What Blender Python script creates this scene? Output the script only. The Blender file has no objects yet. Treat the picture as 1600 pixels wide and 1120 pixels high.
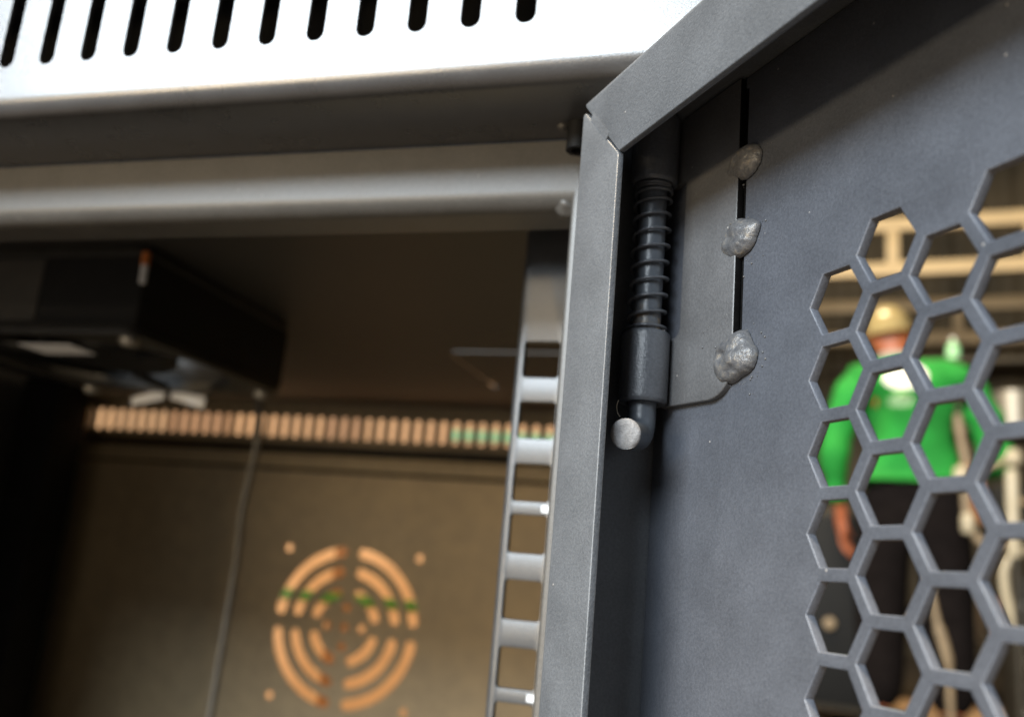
import bpy, bmesh, math, random
from mathutils import Vector, Matrix, noise
random.seed(7)
R = math.radians
scene = bpy.context.scene
col = scene.collection
H = 0.47                                   # height of the lens above the workshop floor

# ------------------------------------------------------------------ camera
cd = bpy.data.cameras.new('camera'); cam = bpy.data.objects.new('camera', cd); col.objects.link(cam)
scene.camera = cam
r_ = Vector((0.9585, 0.2719, 0.0862)); u_ = Vector((-0.0176, -0.2453, 0.9693)); f_ = Vector((-0.2847, 0.9305, 0.2303))
f_.normalize(); u_ = (u_ - f_ * u_.dot(f_)).normalized(); r_ = f_.cross(u_)
m = Matrix.Identity(4)
for i in range(3):
    m[i][0], m[i][1], m[i][2] = r_[i], u_[i], -f_[i]
m[2][3] = H
cam.matrix_world = m
cd.sensor_width = 36.0; cd.sensor_fit = 'HORIZONTAL'; cd.lens = 1478.0 / 1600 * 36
cd.clip_start = 0.005; cd.clip_end = 100
cd.dof.use_dof = True; cd.dof.focus_distance = 0.147; cd.dof.aperture_fstop = 16.0

# ------------------------------------------------------------------ world, lamps, exposure
world = bpy.data.worlds.new('World'); scene.world = world; world.use_nodes = True
bg = world.node_tree.nodes['Background']
bg.inputs['Color'].default_value = (0.62, 0.52, 0.40, 1); bg.inputs['Strength'].default_value = 0.008

def area(name, loc, target, sx, sy, power, color):
    l = bpy.data.lights.new(name, 'AREA'); l.shape = 'RECTANGLE'; l.size = sx; l.size_y = sy
    l.energy = power; l.color = color
    o = bpy.data.objects.new(name, l); col.objects.link(o); o.location = loc
    o.rotation_euler = (Vector(target) - Vector(loc)).to_track_quat('-Z', 'Y').to_euler()
    return o
CEN = (-0.05, 0.16, H)
area('bay_door_daylight', (-2.50, -5.02, 3.15), CEN, 4.0, 2.4, 1050, (0.84, 0.93, 1.0))
area('bay_door_low_daylight', (-2.25, -5.05, 0.62), CEN, 2.4, 1.0, 26, (0.80, 0.91, 1.0))
area('sunlit_ground_light', (-2.45, -3.95, 0.50), (-0.2, 0.3, H + 0.01), 1.7, 0.36, 105, (1.0, 0.76, 0.46))
area('overhead_lamp', (-0.45, -0.35, 2.7), (-0.45, 0.8, 0.5), 0.5, 0.5, 150, (1.0, 0.80, 0.55))
area('workshop_lamp', (-0.6, 3.2, 4.4), (1.0, 8.5, 2.6), 1.6, 1.6, 330, (1.0, 0.80, 0.50))

scene.view_settings.view_transform = 'Standard'; scene.view_settings.look = 'None'
scene.view_settings.exposure = 0.0; scene.view_settings.gamma = 1.0
scene.render.engine = 'CYCLES'
scene.cycles.use_denoising = True
try: scene.cycles.denoiser = 'OPENIMAGEDENOISE'
except Exception: pass
scene.cycles.max_bounces = 8

# ------------------------------------------------------------------ materials
def mat(name, base, rough=0.5, metal=0.0, spec=0.5, build=None):
    mt = bpy.data.materials.new(name); mt.use_nodes = True
    nt = mt.node_tree; b = nt.nodes['Principled BSDF']
    b.inputs['Base Color'].default_value = (*base, 1); b.inputs['Roughness'].default_value = rough
    b.inputs['Metallic'].default_value = metal; b.inputs['Specular IOR Level'].default_value = spec
    if build: build(nt, b)
    return mt
def N(nt, t, **kw):
    n = nt.nodes.new(t)
    for k, v in kw.items():
        if k in n.inputs.keys(): n.inputs[k].default_value = v
        else: setattr(n, k, v)
    return n
def ramp(nt, src, stops):
    n = nt.nodes.new('ShaderNodeValToRGB'); e = n.color_ramp.elements
    while len(e) < len(stops): e.new(0.5)
    for el, (p, c) in zip(e, stops): el.position = p; el.color = (*c, 1) if len(c) == 3 else c
    nt.links.new(src, n.inputs['Fac']); return n
def mixc(nt, fac, a, b):
    n = nt.nodes.new('ShaderNodeMix'); n.data_type = 'RGBA'
    if isinstance(fac, float): n.inputs[0].default_value = fac
    else: nt.links.new(fac, n.inputs[0])
    for i, v in ((6, a), (7, b)):
        if isinstance(v, tuple): n.inputs[i].default_value = (*v, 1)
        else: nt.links.new(v, n.inputs[i])
    return n.outputs[2]

def paint_mat(name, base, rough=0.40, grain=0.55, specks=1.0, dust=(0.27, 0.26, 0.25), spec=0.5):
    """powder coat: fine orange peel relief, faint mottling, sparse dust specks"""
    def build(nt, b):
        co = N(nt, 'ShaderNodeNewGeometry').outputs['Position']
        fine = N(nt, 'ShaderNodeTexNoise', Scale=2300.0, Detail=3.0, Roughness=0.65); nt.links.new(co, fine.inputs['Vector'])
        mid = N(nt, 'ShaderNodeTexNoise', Scale=110.0, Detail=4.0); nt.links.new(co, mid.inputs['Vector'])
        c0 = ramp(nt, mid.outputs['Fac'], [(0.3, tuple(v * 0.88 for v in base)), (0.7, tuple(v * 1.12 for v in base))])
        c1 = ramp(nt, fine.outputs['Fac'], [(0.35, (0.84, 0.84, 0.84)), (0.68, (1.18, 1.18, 1.17))])
        mul = N(nt, 'ShaderNodeMix', data_type='RGBA', blend_type='MULTIPLY'); mul.inputs[0].default_value = 1
        nt.links.new(c0.outputs[0], mul.inputs[6]); nt.links.new(c1.outputs[0], mul.inputs[7])
        vo = N(nt, 'ShaderNodeTexVoronoi', Scale=420.0); nt.links.new(co, vo.inputs['Vector'])
        wh = N(nt, 'ShaderNodeTexWhiteNoise'); nt.links.new(vo.outputs['Position'], wh.inputs['Vector'])
        pick = N(nt, 'ShaderNodeMath', operation='GREATER_THAN'); pick.inputs[1].default_value = 1 - 0.11 * specks
        nt.links.new(wh.outputs['Value'], pick.inputs[0])
        near = N(nt, 'ShaderNodeMapRange'); near.inputs[1].default_value = 0.10; near.inputs[2].default_value = 0.045
        nt.links.new(vo.outputs['Distance'], near.inputs[0])
        mm = N(nt, 'ShaderNodeMath', operation='MULTIPLY'); nt.links.new(pick.outputs[0], mm.inputs[0]); nt.links.new(near.outputs[0], mm.inputs[1])
        nt.links.new(mixc(nt, mm.outputs[0], mul.outputs[2], dust), b.inputs['Base Color'])
        rr = ramp(nt, mid.outputs['Fac'], [(0.3, (rough - 0.015,) * 3), (0.7, (rough + 0.02,) * 3)])
        nt.links.new(rr.outputs[0], b.inputs['Roughness'])
        add = N(nt, 'ShaderNodeMath', operation='ADD'); nt.links.new(fine.outputs['Fac'], add.inputs[0]); nt.links.new(mm.outputs[0], add.inputs[1])
        bp = N(nt, 'ShaderNodeBump', Strength=grain, Distance=0.00010); nt.links.new(add.outputs[0], bp.inputs['Height'])
        nt.links.new(bp.outputs[0], b.inputs['Normal'])
    return mat(name, base, rough, spec=spec, build=build)

def noisy(name, base, var=0.25, scale=20.0, rough=0.6, bump=0.3, dist=0.002, metal=0.0, coords='Object', stretch=(1, 1, 1), spec=0.5):
    def build(nt, b):
        tc = N(nt, 'ShaderNodeTexCoord'); mp = N(nt, 'ShaderNodeMapping'); mp.inputs['Scale'].default_value = stretch
        nt.links.new(tc.outputs[coords], mp.inputs['Vector'])
        nz = N(nt, 'ShaderNodeTexNoise', Scale=scale, Detail=6.0, Roughness=0.6); nt.links.new(mp.outputs[0], nz.inputs['Vector'])
        c = ramp(nt, nz.outputs['Fac'], [(0.3, tuple(v * (1 - var) for v in base)), (0.7, tuple(min(1, v * (1 + var)) for v in base))])
        nt.links.new(c.outputs[0], b.inputs['Base Color'])
        bp = N(nt, 'ShaderNodeBump', Strength=bump, Distance=dist); nt.links.new(nz.outputs['Fac'], bp.inputs['Height'])
        nt.links.new(bp.outputs[0], b.inputs['Normal'])
    return mat(name, base, rough, metal, spec, build=build)

GREY = (0.060, 0.066, 0.080)
M = {}
M['door'] = paint_mat('door_powder_coat', GREY, 0.44, 0.60, 0.6)
M['lip'] = paint_mat('lit_flange_coat', (0.084, 0.092, 0.104), 0.44, 0.85, 1.0)  # door coat made lighter: fuller light on the lips put into colour
M['body'] = paint_mat('cabinet_powder_coat', (0.052, 0.053, 0.056), 0.28, 0.45, 0.5, spec=1.0)
M['frame'] = paint_mat('frame_powder_coat', (0.070, 0.067, 0.062), 0.41, 0.5, 0.5, spec=0.5)
M['inner'] = paint_mat('shaded_interior_coat', (0.026, 0.025, 0.023), 0.5, 0.4, 0.2)  # cabinet coat darkened: shade of the interior put into the colour
M['rail'] = paint_mat('rail_grey_coat', (0.050, 0.052, 0.055), 0.32, 0.5, 0.6, spec=0.65)
M['back'] = paint_mat('tan_interior_coat', (0.265, 0.200, 0.112), 0.6, 0.4, 0.2)  # tan, paler and warmer than the other coats
M['hinge'] = paint_mat('hinge_black_coat', (0.078, 0.084, 0.096), 0.30, 0.9, 0.8)
M['plate'] = paint_mat('hinge_plate_coat', (0.082, 0.084, 0.089), 0.40, 0.8, 0.9)

def weld_build(nt, b):
    tc = N(nt, 'ShaderNodeNewGeometry')
    nz = N(nt, 'ShaderNodeTexNoise', Scale=900.0, Detail=5.0, Roughness=0.65); nt.links.new(tc.outputs['Position'], nz.inputs['Vector'])
    c = ramp(nt, nz.outputs['Fac'], [(0.36, (0.075, 0.079, 0.088)), (0.56, (0.115, 0.116, 0.12)), (0.74, (0.22, 0.19, 0.15))])
    nt.links.new(c.outputs[0], b.inputs['Base Color'])
    bp = N(nt, 'ShaderNodeBump', Strength=0.7, Distance=0.00035); nt.links.new(nz.outputs['Fac'], bp.inputs['Height'])
    nt.links.new(bp.outputs[0], b.inputs['Normal'])
M['weld'] = mat('weld_bead', (0.15, 0.15, 0.15), 0.32, 0.15, build=weld_build)

def pin_build(nt, b):
    g = N(nt, 'ShaderNodeNewGeometry')
    nz = N(nt, 'ShaderNodeTexNoise', Scale=700.0, Detail=5.0); nt.links.new(g.outputs['Position'], nz.inputs['Vector'])
    sp = N(nt, 'ShaderNodeSeparateXYZ'); nt.links.new(g.outputs['Position'], sp.inputs[0])
    mr = N(nt, 'ShaderNodeMapRange'); mr.inputs[1].default_value = H + 0.056; mr.inputs[2].default_value = H + 0.044
    nt.links.new(sp.outputs['Z'], mr.inputs[0])
    lo = N(nt, 'ShaderNodeMapRange'); lo.inputs[1].default_value = H + 0.040; lo.inputs[2].default_value = H + 0.043
    nt.links.new(sp.outputs['Z'], lo.inputs[0])
    bd = N(nt, 'ShaderNodeMath', operation='MULTIPLY'); nt.links.new(mr.outputs[0], bd.inputs[0]); nt.links.new(lo.outputs[0], bd.inputs[1])
    ad = N(nt, 'ShaderNodeMath', operation='MULTIPLY'); nt.links.new(bd.outputs[0], ad.inputs[0]); nt.links.new(nz.outputs['Fac'], ad.inputs[1])
    c = ramp(nt, ad.outputs[0], [(0.28, (0.085, 0.096, 0.112)), (0.42, (0.13, 0.12, 0.11)), (0.58, (0.24, 0.18, 0.12))])
    nt.links.new(c.outputs[0], b.inputs['Base Color'])
    bp = N(nt, 'ShaderNodeBump', Strength=0.7, Distance=0.0002); nt.links.new(nz.outputs['Fac'], bp.inputs['Height'])
    nt.links.new(bp.outputs[0], b.inputs['Normal'])
M['pin'] = mat('worn_pin_steel', (0.05, 0.055, 0.065), 0.36, build=pin_build)
M['pin_end'] = noisy('sawn_pin_end', (0.20, 0.20, 0.205), 0.25, 700, 0.6, 0.8, 0.0004)
M['black'] = noisy('black_plastic_and_shade', (0.010, 0.010, 0.010), 0.3, 60, 0.6, 0.1, 0.0005, spec=0.15)  # plastic parts, and the black put in for shade behind slots and gaps
M['gap_shade'] = noisy('painted_gap_shade', (0.006, 0.006, 0.006), 0.3, 900, 1.0, 0.1, 0.0002, spec=0.0)  # black that paints the shade of the hinge plate seam
M['alu'] = noisy('dull_aluminium', (0.30, 0.28, 0.24), 0.2, 80, 0.45, 0.15, 0.0005, 0.6)
M['fanframe'] = noisy('fan_frame_grey', (0.022, 0.020, 0.016), 0.3, 80, 0.45, 0.1, 0.0005)
M['fpanel'] = noisy('dull_panel_grey', (0.050, 0.046, 0.038), 0.2, 60, 0.7, 0.1, 0.0003)
M['barrel'] = noisy('fan_barrel_dark', (0.008, 0.0075, 0.007), 0.3, 80, 0.45, 0.1, 0.0005)
M['white'] = noisy('white_print_and_light', (0.80, 0.81, 0.82), 0.05, 300, 0.5, 0.05, 0.0001)  # printed marks, and the white wedges put in for light
M['orange'] = mat('orange_insulation', (0.62, 0.20, 0.05), 0.45)
M['cord'] = noisy('grey_cord_jacket', (0.080, 0.073, 0.060), 0.25, 200, 0.45, 0.1, 0.0003)
def card(name, base):
    return noisy(name, base, 0.10, 14, 0.85, 0.25, 0.001, stretch=(1, 1, 6))
M['card'] = card('carton_board', (0.30, 0.165, 0.078)); M['card2'] = card('carton_board_pale', (0.52, 0.30, 0.148)); M['card5'] = card('carton_board_tan', (0.33, 0.19, 0.093))
M['card3'] = card('carton_board_brown', (0.22, 0.115, 0.055)); M['card4'] = card('carton_board_dull', (0.27, 0.155, 0.077))
M['tape'] = noisy('brown_packing_tape', (0.26, 0.115, 0.045), 0.15, 40, 0.3, 0.1, 0.0004)
M['strap'] = noisy('green_strap', (0.05, 0.165, 0.025), 0.15, 60, 0.4, 0.2, 0.0004)
M['floor'] = noisy('concrete_floor', (0.10, 0.078, 0.058), 0.25, 1.4, 0.75, 0.3, 0.004)
def wall_build(nt, b):
    tc = N(nt, 'ShaderNodeTexCoord')
    nz = N(nt, 'ShaderNodeTexNoise', Scale=0.9, Detail=5.0); nt.links.new(tc.outputs['Object'], nz.inputs['Vector'])
    c = ramp(nt, nz.outputs['Fac'], [(0.35, (0.045, 0.036, 0.022)), (0.7, (0.15, 0.115, 0.07))])
    nt.links.new(c.outputs[0], b.inputs['Base Color'])
M['wall'] = mat('brown_sheet_wall', (0.1, 0.08, 0.05), 0.7, build=wall_build)
M['beam'] = noisy('cream_steel_beam', (0.62, 0.47, 0.27), 0.12, 3, 0.55, 0.1, 0.002)
M['beam2'] = noisy('tan_steel_beam', (0.36, 0.27, 0.16), 0.15, 3, 0.6, 0.1, 0.002)
M['skin'] = noisy('skin', (0.48, 0.135, 0.05), 0.15, 20, 0.5, 0.1, 0.002)
M['trouser'] = noisy('dark_trousers', (0.010, 0.0075, 0.007), 0.3, 30, 0.95, 0.4, 0.004, spec=0.08)
M['boot'] = noisy('dark_boot_leather', (0.025, 0.018, 0.014), 0.3, 30, 0.5, 0.3, 0.003)
M['hat'] = noisy('cream_hard_hat', (0.36, 0.28, 0.13), 0.06, 8, 0.10, 0.03, 0.001, spec=1.0)
M['cream'] = noisy('cream_enamel', (0.50, 0.42, 0.28), 0.1, 10, 0.35, 0.1, 0.001)
M['hose'] = noisy('tan_rubber_hose', (0.30, 0.22, 0.13), 0.12, 30, 0.55, 0.1, 0.001)
M['machine'] = noisy('grey_brown_machine', (0.045, 0.038, 0.028), 0.25, 8, 0.6, 0.15, 0.002, spec=0.15)
M['mint'] = noisy('mint_plastic', (0.35, 0.75, 0.42), 0.1, 10, 0.35, 0.05, 0.001)
M['collar'] = noisy('pale_collar', (0.55, 0.48, 0.38), 0.1, 30, 0.8, 0.2, 0.002)
M['ply'] = noisy('plywood', (0.52, 0.34, 0.21), 0.15, 5, 0.7, 0.2, 0.001, stretch=(1, 8, 1))
def shirt_build(nt, b):
    tc = N(nt, 'ShaderNodeTexCoord')
    nz = N(nt, 'ShaderNodeTexNoise', Scale=9.0, Detail=5.0); nt.links.new(tc.outputs['Object'], nz.inputs['Vector'])
    g = ramp(nt, nz.outputs['Fac'], [(0.3, (0.008, 0.20, 0.022)), (0.7, (0.014, 0.30, 0.036))])
    sp = N(nt, 'ShaderNodeSeparateXYZ'); nt.links.new(tc.outputs['Object'], sp.inputs[0])
    def blob(cx, cz, sx, sz, soft):
        def ax(out, c, s):
            a = N(nt, 'ShaderNodeMath', operation='SUBTRACT'); a.inputs[1].default_value = c; nt.links.new(out, a.inputs[0])
            d = N(nt, 'ShaderNodeMath', operation='DIVIDE'); d.inputs[1].default_value = s; nt.links.new(a.outputs[0], d.inputs[0])
            p = N(nt, 'ShaderNodeMath', operation='POWER'); p.inputs[1].default_value = 2; nt.links.new(d.outputs[0], p.inputs[0])
            return p
        s = N(nt, 'ShaderNodeMath', operation='ADD'); nt.links.new(ax(sp.outputs['X'], cx, sx).outputs[0], s.inputs[0]); nt.links.new(ax(sp.outputs['Z'], cz, sz).outputs[0], s.inputs[1])
        mr = N(nt, 'ShaderNodeMapRange'); mr.inputs[1].default_value = 1.0; mr.inputs[2].default_value = 1.0 - soft; nt.links.new(s.outputs[0], mr.inputs[0])
        return mr.outputs[0]
    back = N(nt, 'ShaderNodeMath', operation='LESS_THAN'); back.inputs[1].default_value = 0.0; nt.links.new(sp.outputs['Y'], back.inputs[0])
    def onback(o):
        a = N(nt, 'ShaderNodeMath', operation='MULTIPLY'); nt.links.new(o, a.inputs[0]); nt.links.new(back.outputs[0], a.inputs[1]); return a.outputs[0]
    c1 = mixc(nt, onback(blob(-0.022, 1.352, 0.080, 0.062, 0.05)), g.outputs[0], (0.85, 0.85, 0.80))
    c2 = mixc(nt, onback(blob(-0.035, 1.252, 0.055, 0.026, 0.5)), c1, (0.42, 0.68, 0.36))
    nt.links.new(c2, b.inputs['Base Color'])
    bp = N(nt, 'ShaderNodeBump', Strength=0.5, Distance=0.01); nt.links.new(nz.outputs['Fac'], bp.inputs['Height'])
    nt.links.new(bp.outputs[0], b.inputs['Normal'])
M['shirt'] = mat('green_shirt_cotton', (0.02, 0.33, 0.04), 0.85, build=shirt_build)

# ------------------------------------------------------------------ helpers
def tag(o, label, cat, group=None, kind=None):
    if label: o['label'] = label
    if cat: o['category'] = cat
    if group: o['group'] = group
    if kind: o['kind'] = kind
    return o
def empty(name, loc, rz=0.0):
    o = bpy.data.objects.new(name, None); col.objects.link(o); o.location = loc; o.rotation_euler = (0, 0, rz)
    o.empty_display_size = 0.05
    return o
def root_of(o):
    p = Vector((0, 0, 0))
    while o is not None: p = p + o.location; o = o.parent
    return p
def finish(name, me, material, parent=None, local=False, smooth=35):
    """me holds absolute coordinates (or the parent's local ones when local): re-centre, link, parent"""
    if smooth:
        for p in me.polygons: p.use_smooth = True
        me.set_sharp_from_angle(angle=R(smooth))
    o = bpy.data.objects.new(name, me); col.objects.link(o)
    me.materials.clear(); me.materials.append(material)
    if local:
        o.parent = parent; return o
    vs = [v.co for v in me.vertices]
    lo = Vector([min(v[i] for v in vs) for i in range(3)]); hi = Vector([max(v[i] for v in vs) for i in range(3)])
    c = (lo + hi) / 2
    me.transform(Matrix.Translation(-c))
    o.location = c - (root_of(parent) if parent else Vector((0, 0, 0)))
    o.parent = parent
    return o
def poly_curve(loops, th, bevel):
    cu = bpy.data.curves.new('tmp', 'CURVE'); cu.dimensions = '2D'; cu.fill_mode = 'BOTH'
    cu.extrude = max(th / 2 - bevel, 1e-4) * 1000; cu.bevel_depth = bevel * 1000; cu.bevel_resolution = 2; cu.offset = -bevel * 1000
    for lp in loops:
        s = cu.splines.new('POLY'); s.points.add(len(lp) - 1)
        for p, q in zip(s.points, lp): p.co = (q[0] * 1000, q[1] * 1000, 0, 1)
        s.use_cyclic_u = True
    o = bpy.data.objects.new('tmp', cu); col.objects.link(o)
    dg = bpy.context.evaluated_depsgraph_get()
    me = bpy.data.meshes.new_from_object(o.evaluated_get(dg))
    bpy.data.objects.remove(o); bpy.data.curves.remove(cu)
    return me
def sheet(name, loops, th, mapf, material, parent=None, bevel=0.0, cuts=(), smooth=35):
    """flat sheet metal (loops[0] outline, others holes), cut along bend lines, then folded by mapf(x, y, z)"""
    me = poly_curve(loops, th, bevel)
    bm = bmesh.new(); bm.from_mesh(me)
    bmesh.ops.remove_doubles(bm, verts=bm.verts, dist=1e-4)
    for axis, v in cuts:
        no = Vector((1, 0, 0)) if axis == 'x' else Vector((0, 1, 0))
        bmesh.ops.bisect_plane(bm, geom=bm.verts[:] + bm.edges[:] + bm.faces[:], plane_co=no * v * 1000, plane_no=no, dist=1e-5)
    for v in bm.verts: v.co = mapf(v.co.x / 1000, v.co.y / 1000, v.co.z / 1000)
    bmesh.ops.recalc_face_normals(bm, faces=bm.faces)
    bm.to_mesh(me); bm.free()
    return finish(name, me, material, parent, smooth=smooth)
def bend(p0, d0, nout, L1, r, th):
    """single right-angle bend: returns point(w, z) in the profile plane and the cut positions"""
    p0 = Vector(p0); d0 = Vector(d0); n = Vector(nout); A = r * math.pi / 2
    def pt(w, z):
        e = th / 2 - z
        if w <= L1: return p0 + d0 * w - n * e
        c = p0 + d0 * L1 - n * r
        if w <= L1 + A:
            ph = (w - L1) / r; return c + (n * math.cos(ph) + d0 * math.sin(ph)) * (r - e)
        return c + d0 * (r - e) - n * (w - L1 - A)
    return pt, [L1 + A * i / 8 for i in range(9)], L1 + A
def mesh_obj(name, verts, faces, material, parent=None, bevel=0.0, local=False, smooth=35, segs=2):
    me = bpy.data.meshes.new(name); me.from_pydata([tuple(v) for v in verts], [], faces)
    bm = bmesh.new(); bm.from_mesh(me); bmesh.ops.recalc_face_normals(bm, faces=bm.faces)
    if bevel:
        bmesh.ops.bevel(bm, geom=[e for e in bm.edges if len(e.link_faces) == 2 and e.calc_face_angle(0) > R(30)] , offset=bevel, segments=segs, profile=0.6, affect='EDGES')
    bm.to_mesh(me); bm.free()
    return finish(name, me, material, parent, local, smooth)
def box(name, lo, hi, material, parent=None, bevel=0.0, local=False):
    v = [(x, y, z) for x in (lo[0], hi[0]) for y in (lo[1], hi[1]) for z in (lo[2], hi[2])]
    f = [(0, 1, 3, 2), (4, 6, 7, 5), (0, 4, 5, 1), (2, 3, 7, 6), (0, 2, 6, 4), (1, 5, 7, 3)]
    return mesh_obj(name, v, f, material, parent, bevel, local)
def tube_data(pts, rad, seg=12, cap=True):
    pts = [Vector(p) for p in pts]; n = len(pts)
    rad = rad if hasattr(rad, '__len__') else [rad] * n
    V, F = [], []; t0 = (pts[1] - pts[0]).normalized()
    a = t0.orthogonal().normalized()
    for i, p in enumerate(pts):
        t = (pts[min(i + 1, n - 1)] - pts[max(i - 1, 0)]).normalized()
        a = (a - t * a.dot(t)).normalized(); b = t.cross(a)
        for k in range(seg):
            th = 2 * math.pi * k / seg; V.append(p + (a * math.cos(th) + b * math.sin(th)) * rad[i])
    for i in range(n - 1):
        for k in range(seg):
            k2 = (k + 1) % seg; F.append((i * seg + k, i * seg + k2, (i + 1) * seg + k2, (i + 1) * seg + k))
    if cap:
        F.append(tuple(range(seg))[::-1]); F.append(tuple((n - 1) * seg + k for k in range(seg)))
    return V, F
def tube(name, pts, rad, material, parent=None, seg=12, local=False, smooth=40):
    V, F = tube_data(pts, rad, seg); return mesh_obj(name, V, F, material, parent, 0, local, smooth)
def spline(pts, sub=8):
    pts = [Vector(p) for p in pts]; out = []
    for i in range(len(pts) - 1):
        p0, p1, p2, p3 = pts[max(i - 1, 0)], pts[i], pts[i + 1], pts[min(i + 2, len(pts) - 1)]
        for k in range(sub):
            t = k / sub
            out.append(0.5 * ((2 * p1) + (p2 - p0) * t + (2 * p0 - 5 * p1 + 4 * p2 - p3) * t * t + (3 * p1 - p0 - 3 * p2 + p3) * t ** 3))
    out.append(pts[-1]); return out
def lathe(name, prof, mapf, material, parent=None, seg=32, local=False, smooth=40, close=False):
    V, F = [], []; n = len(prof)
    for k in range(seg):
        a = 2 * math.pi * k / seg
        for (r, z) in prof: V.append(mapf(r * math.cos(a), r * math.sin(a), z))
    for k in range(seg):
        k2 = (k + 1) % seg
        for i in range(n if close else n - 1):
            j = (i + 1) % n
            F.append((k * n + i, k2 * n + i, k2 * n + j, k * n + j))
    return mesh_obj(name, V, F, material, parent, 0, local, smooth)
def slot(cx, cy, w, h, n=6):
    """vertical stadium"""
    r = w / 2; pts = []
    for i in range(n + 1): a = math.pi * i / n; pts.append((cx + r * math.cos(a), cy + h / 2 - r + r * math.sin(a)))
    for i in range(n + 1): a = math.pi + math.pi * i / n; pts.append((cx + r * math.cos(a), cy - h / 2 + r + r * math.sin(a)))
    return pts
def circ(cx, cy, r, n=20): return [(cx + r * math.cos(2 * math.pi * i / n), cy + r * math.sin(2 * math.pi * i / n)) for i in range(n)]
def rect(x0, y0, x1, y1, r=0.0, n=4):
    if not r: return [(x0, y0), (x1, y0), (x1, y1), (x0, y1)]
    pts = []
    for cx, cy, a0 in ((x1 - r, y1 - r, 0), (x0 + r, y1 - r, 90), (x0 + r, y0 + r, 180), (x1 - r, y0 + r, 270)):
        for i in range(n + 1): a = R(a0 + 90 * i / n); pts.append((cx + r * math.cos(a), cy + r * math.sin(a)))
    return pts
def arc_slot(cx, cy, rc, w, a0, a1, n=14):
    pts = []; e = w / 2
    for i in range(n + 1): a = a0 + (a1 - a0) * i / n; pts.append((cx + (rc + e) * math.cos(a), cy + (rc + e) * math.sin(a)))
    ex, ey = cx + rc * math.cos(a1), cy + rc * math.sin(a1)
    for i in range(1, 6): a = a1 + math.pi * i / 6; pts.append((ex + e * math.cos(a), ey + e * math.sin(a)))
    for i in range(n + 1): a = a1 + (a0 - a1) * i / n; pts.append((cx + (rc - e) * math.cos(a), cy + (rc - e) * math.sin(a)))
    ex, ey = cx + rc * math.cos(a0), cy + rc * math.sin(a0)
    for i in range(1, 6): a = a0 + math.pi + math.pi * i / 6; pts.append((ex + e * math.cos(a), ey + e * math.sin(a)))
    return pts

# ------------------------------------------------------------------ setting
Wd = Vector((0.1137, 0.9935, 0)); Lt = Vector((0.9935, -0.1137, 0))      # view heading through the door and its right-hand side
def bgp(l, D, z): return Wd * D + Lt * l + Vector((0, 0, z))
RB = math.atan2(Lt.y, Lt.x)
fl = box('floor', (-9, -7, -0.10), (9, 16, 0), M['floor']); tag(fl, None, None, kind='structure')
wr = empty('workshop_wall', bgp(0, 14, 0), RB); tag(wr, None, None, kind='structure')
V, F = [], []
for i in range(161):                                                       # ribbed sheet
    x = -8 + i * 0.1; y = (0.0, 0.0, 0.05, 0.05)[i % 4]
    V += [(x, y, 0), (x, y, 9.5)]
for i in range(160): F.append((2 * i, 2 * i + 2, 2 * i + 3, 2 * i + 1))
mesh_obj('sheet_cladding', V, F, M['wall'], wr, local=True, smooth=0)

def truss(D, zt, zb, hgt, posts, m_, label):
    t = empty('roof_truss', bgp(0, D, 0), RB); tag(t, label, 'roof truss')
    for z in (zt, zb):
        box('chord', (-7, -0.05, z - hgt / 2), (7, 0.05, z + hgt / 2), m_, t, 0.01, True)
    for x in posts:
        box('web_post', (x - 0.055, -0.045, zb + hgt / 2), (x + 0.055, 0.045, zt - hgt / 2), m_, t, 0.008, True)
    return t
truss(9.0, 4.04, 3.60, 0.13, [-0.145 + 1.15 * i for i in range(-5, 7)], M['beam'], 'bright cream steel roof truss above the hard hat, nearer of two')
truss(11.5, 4.02, 3.62, 0.15, [0.5 + 1.6 * i for i in range(-4, 5)], M['beam2'], 'dim tan steel roof truss farther back behind the bright one')

# ------------------------------------------------------------------ the cabinet
XL, XR = -0.575, -0.013
YH, YF, YR_, YB = 0.156, 0.182, 0.2291, 0.656
ZTOP, ZU, ZC = 0.148, 0.0941, 0.1229
cab = empty('server_cabinet', ((XL + XR) / 2, 0.42, 0.0))
tag(cab, 'dark grey steel equipment cabinet with its perforated door swung open', 'cabinet')
def W(x, y, z): return Vector((x, y, z + H))
TH = 0.0012

# header with upright vent slots, folded under
rH = 0.0043; L1 = ZTOP - ZU - rH
pt, cuts, wend = bend((YH, ZTOP), (0, -1), (-1, 0), L1, rH, TH)
tot = wend + (YF - YH - rH)
holes = [slot(-0.0512 - 0.01142 * i, -(ZTOP - 0.1235), 0.00415, 0.0352, 8) for i in range(45)]
def hmap(x, y, z):
    p = pt(-y, z); return W(x, p[0], p[1])
hd = sheet('header_panel', [rect(XL, -tot, XR, 0)] + holes, TH, hmap, M['body'], cab, 0.0, [('y', -c) for c in cuts])
box('header_back', (XL, YF + 0.0125, H + ZU), (XR, YF + 0.0137, H + ZTOP), M['black'], cab)  # black, so the shade behind the slots is in its colour
box('header_top', (XL, YH, H + ZTOP), (XR, YF + 0.0137, H + ZTOP + TH), M['body'], cab)

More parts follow.
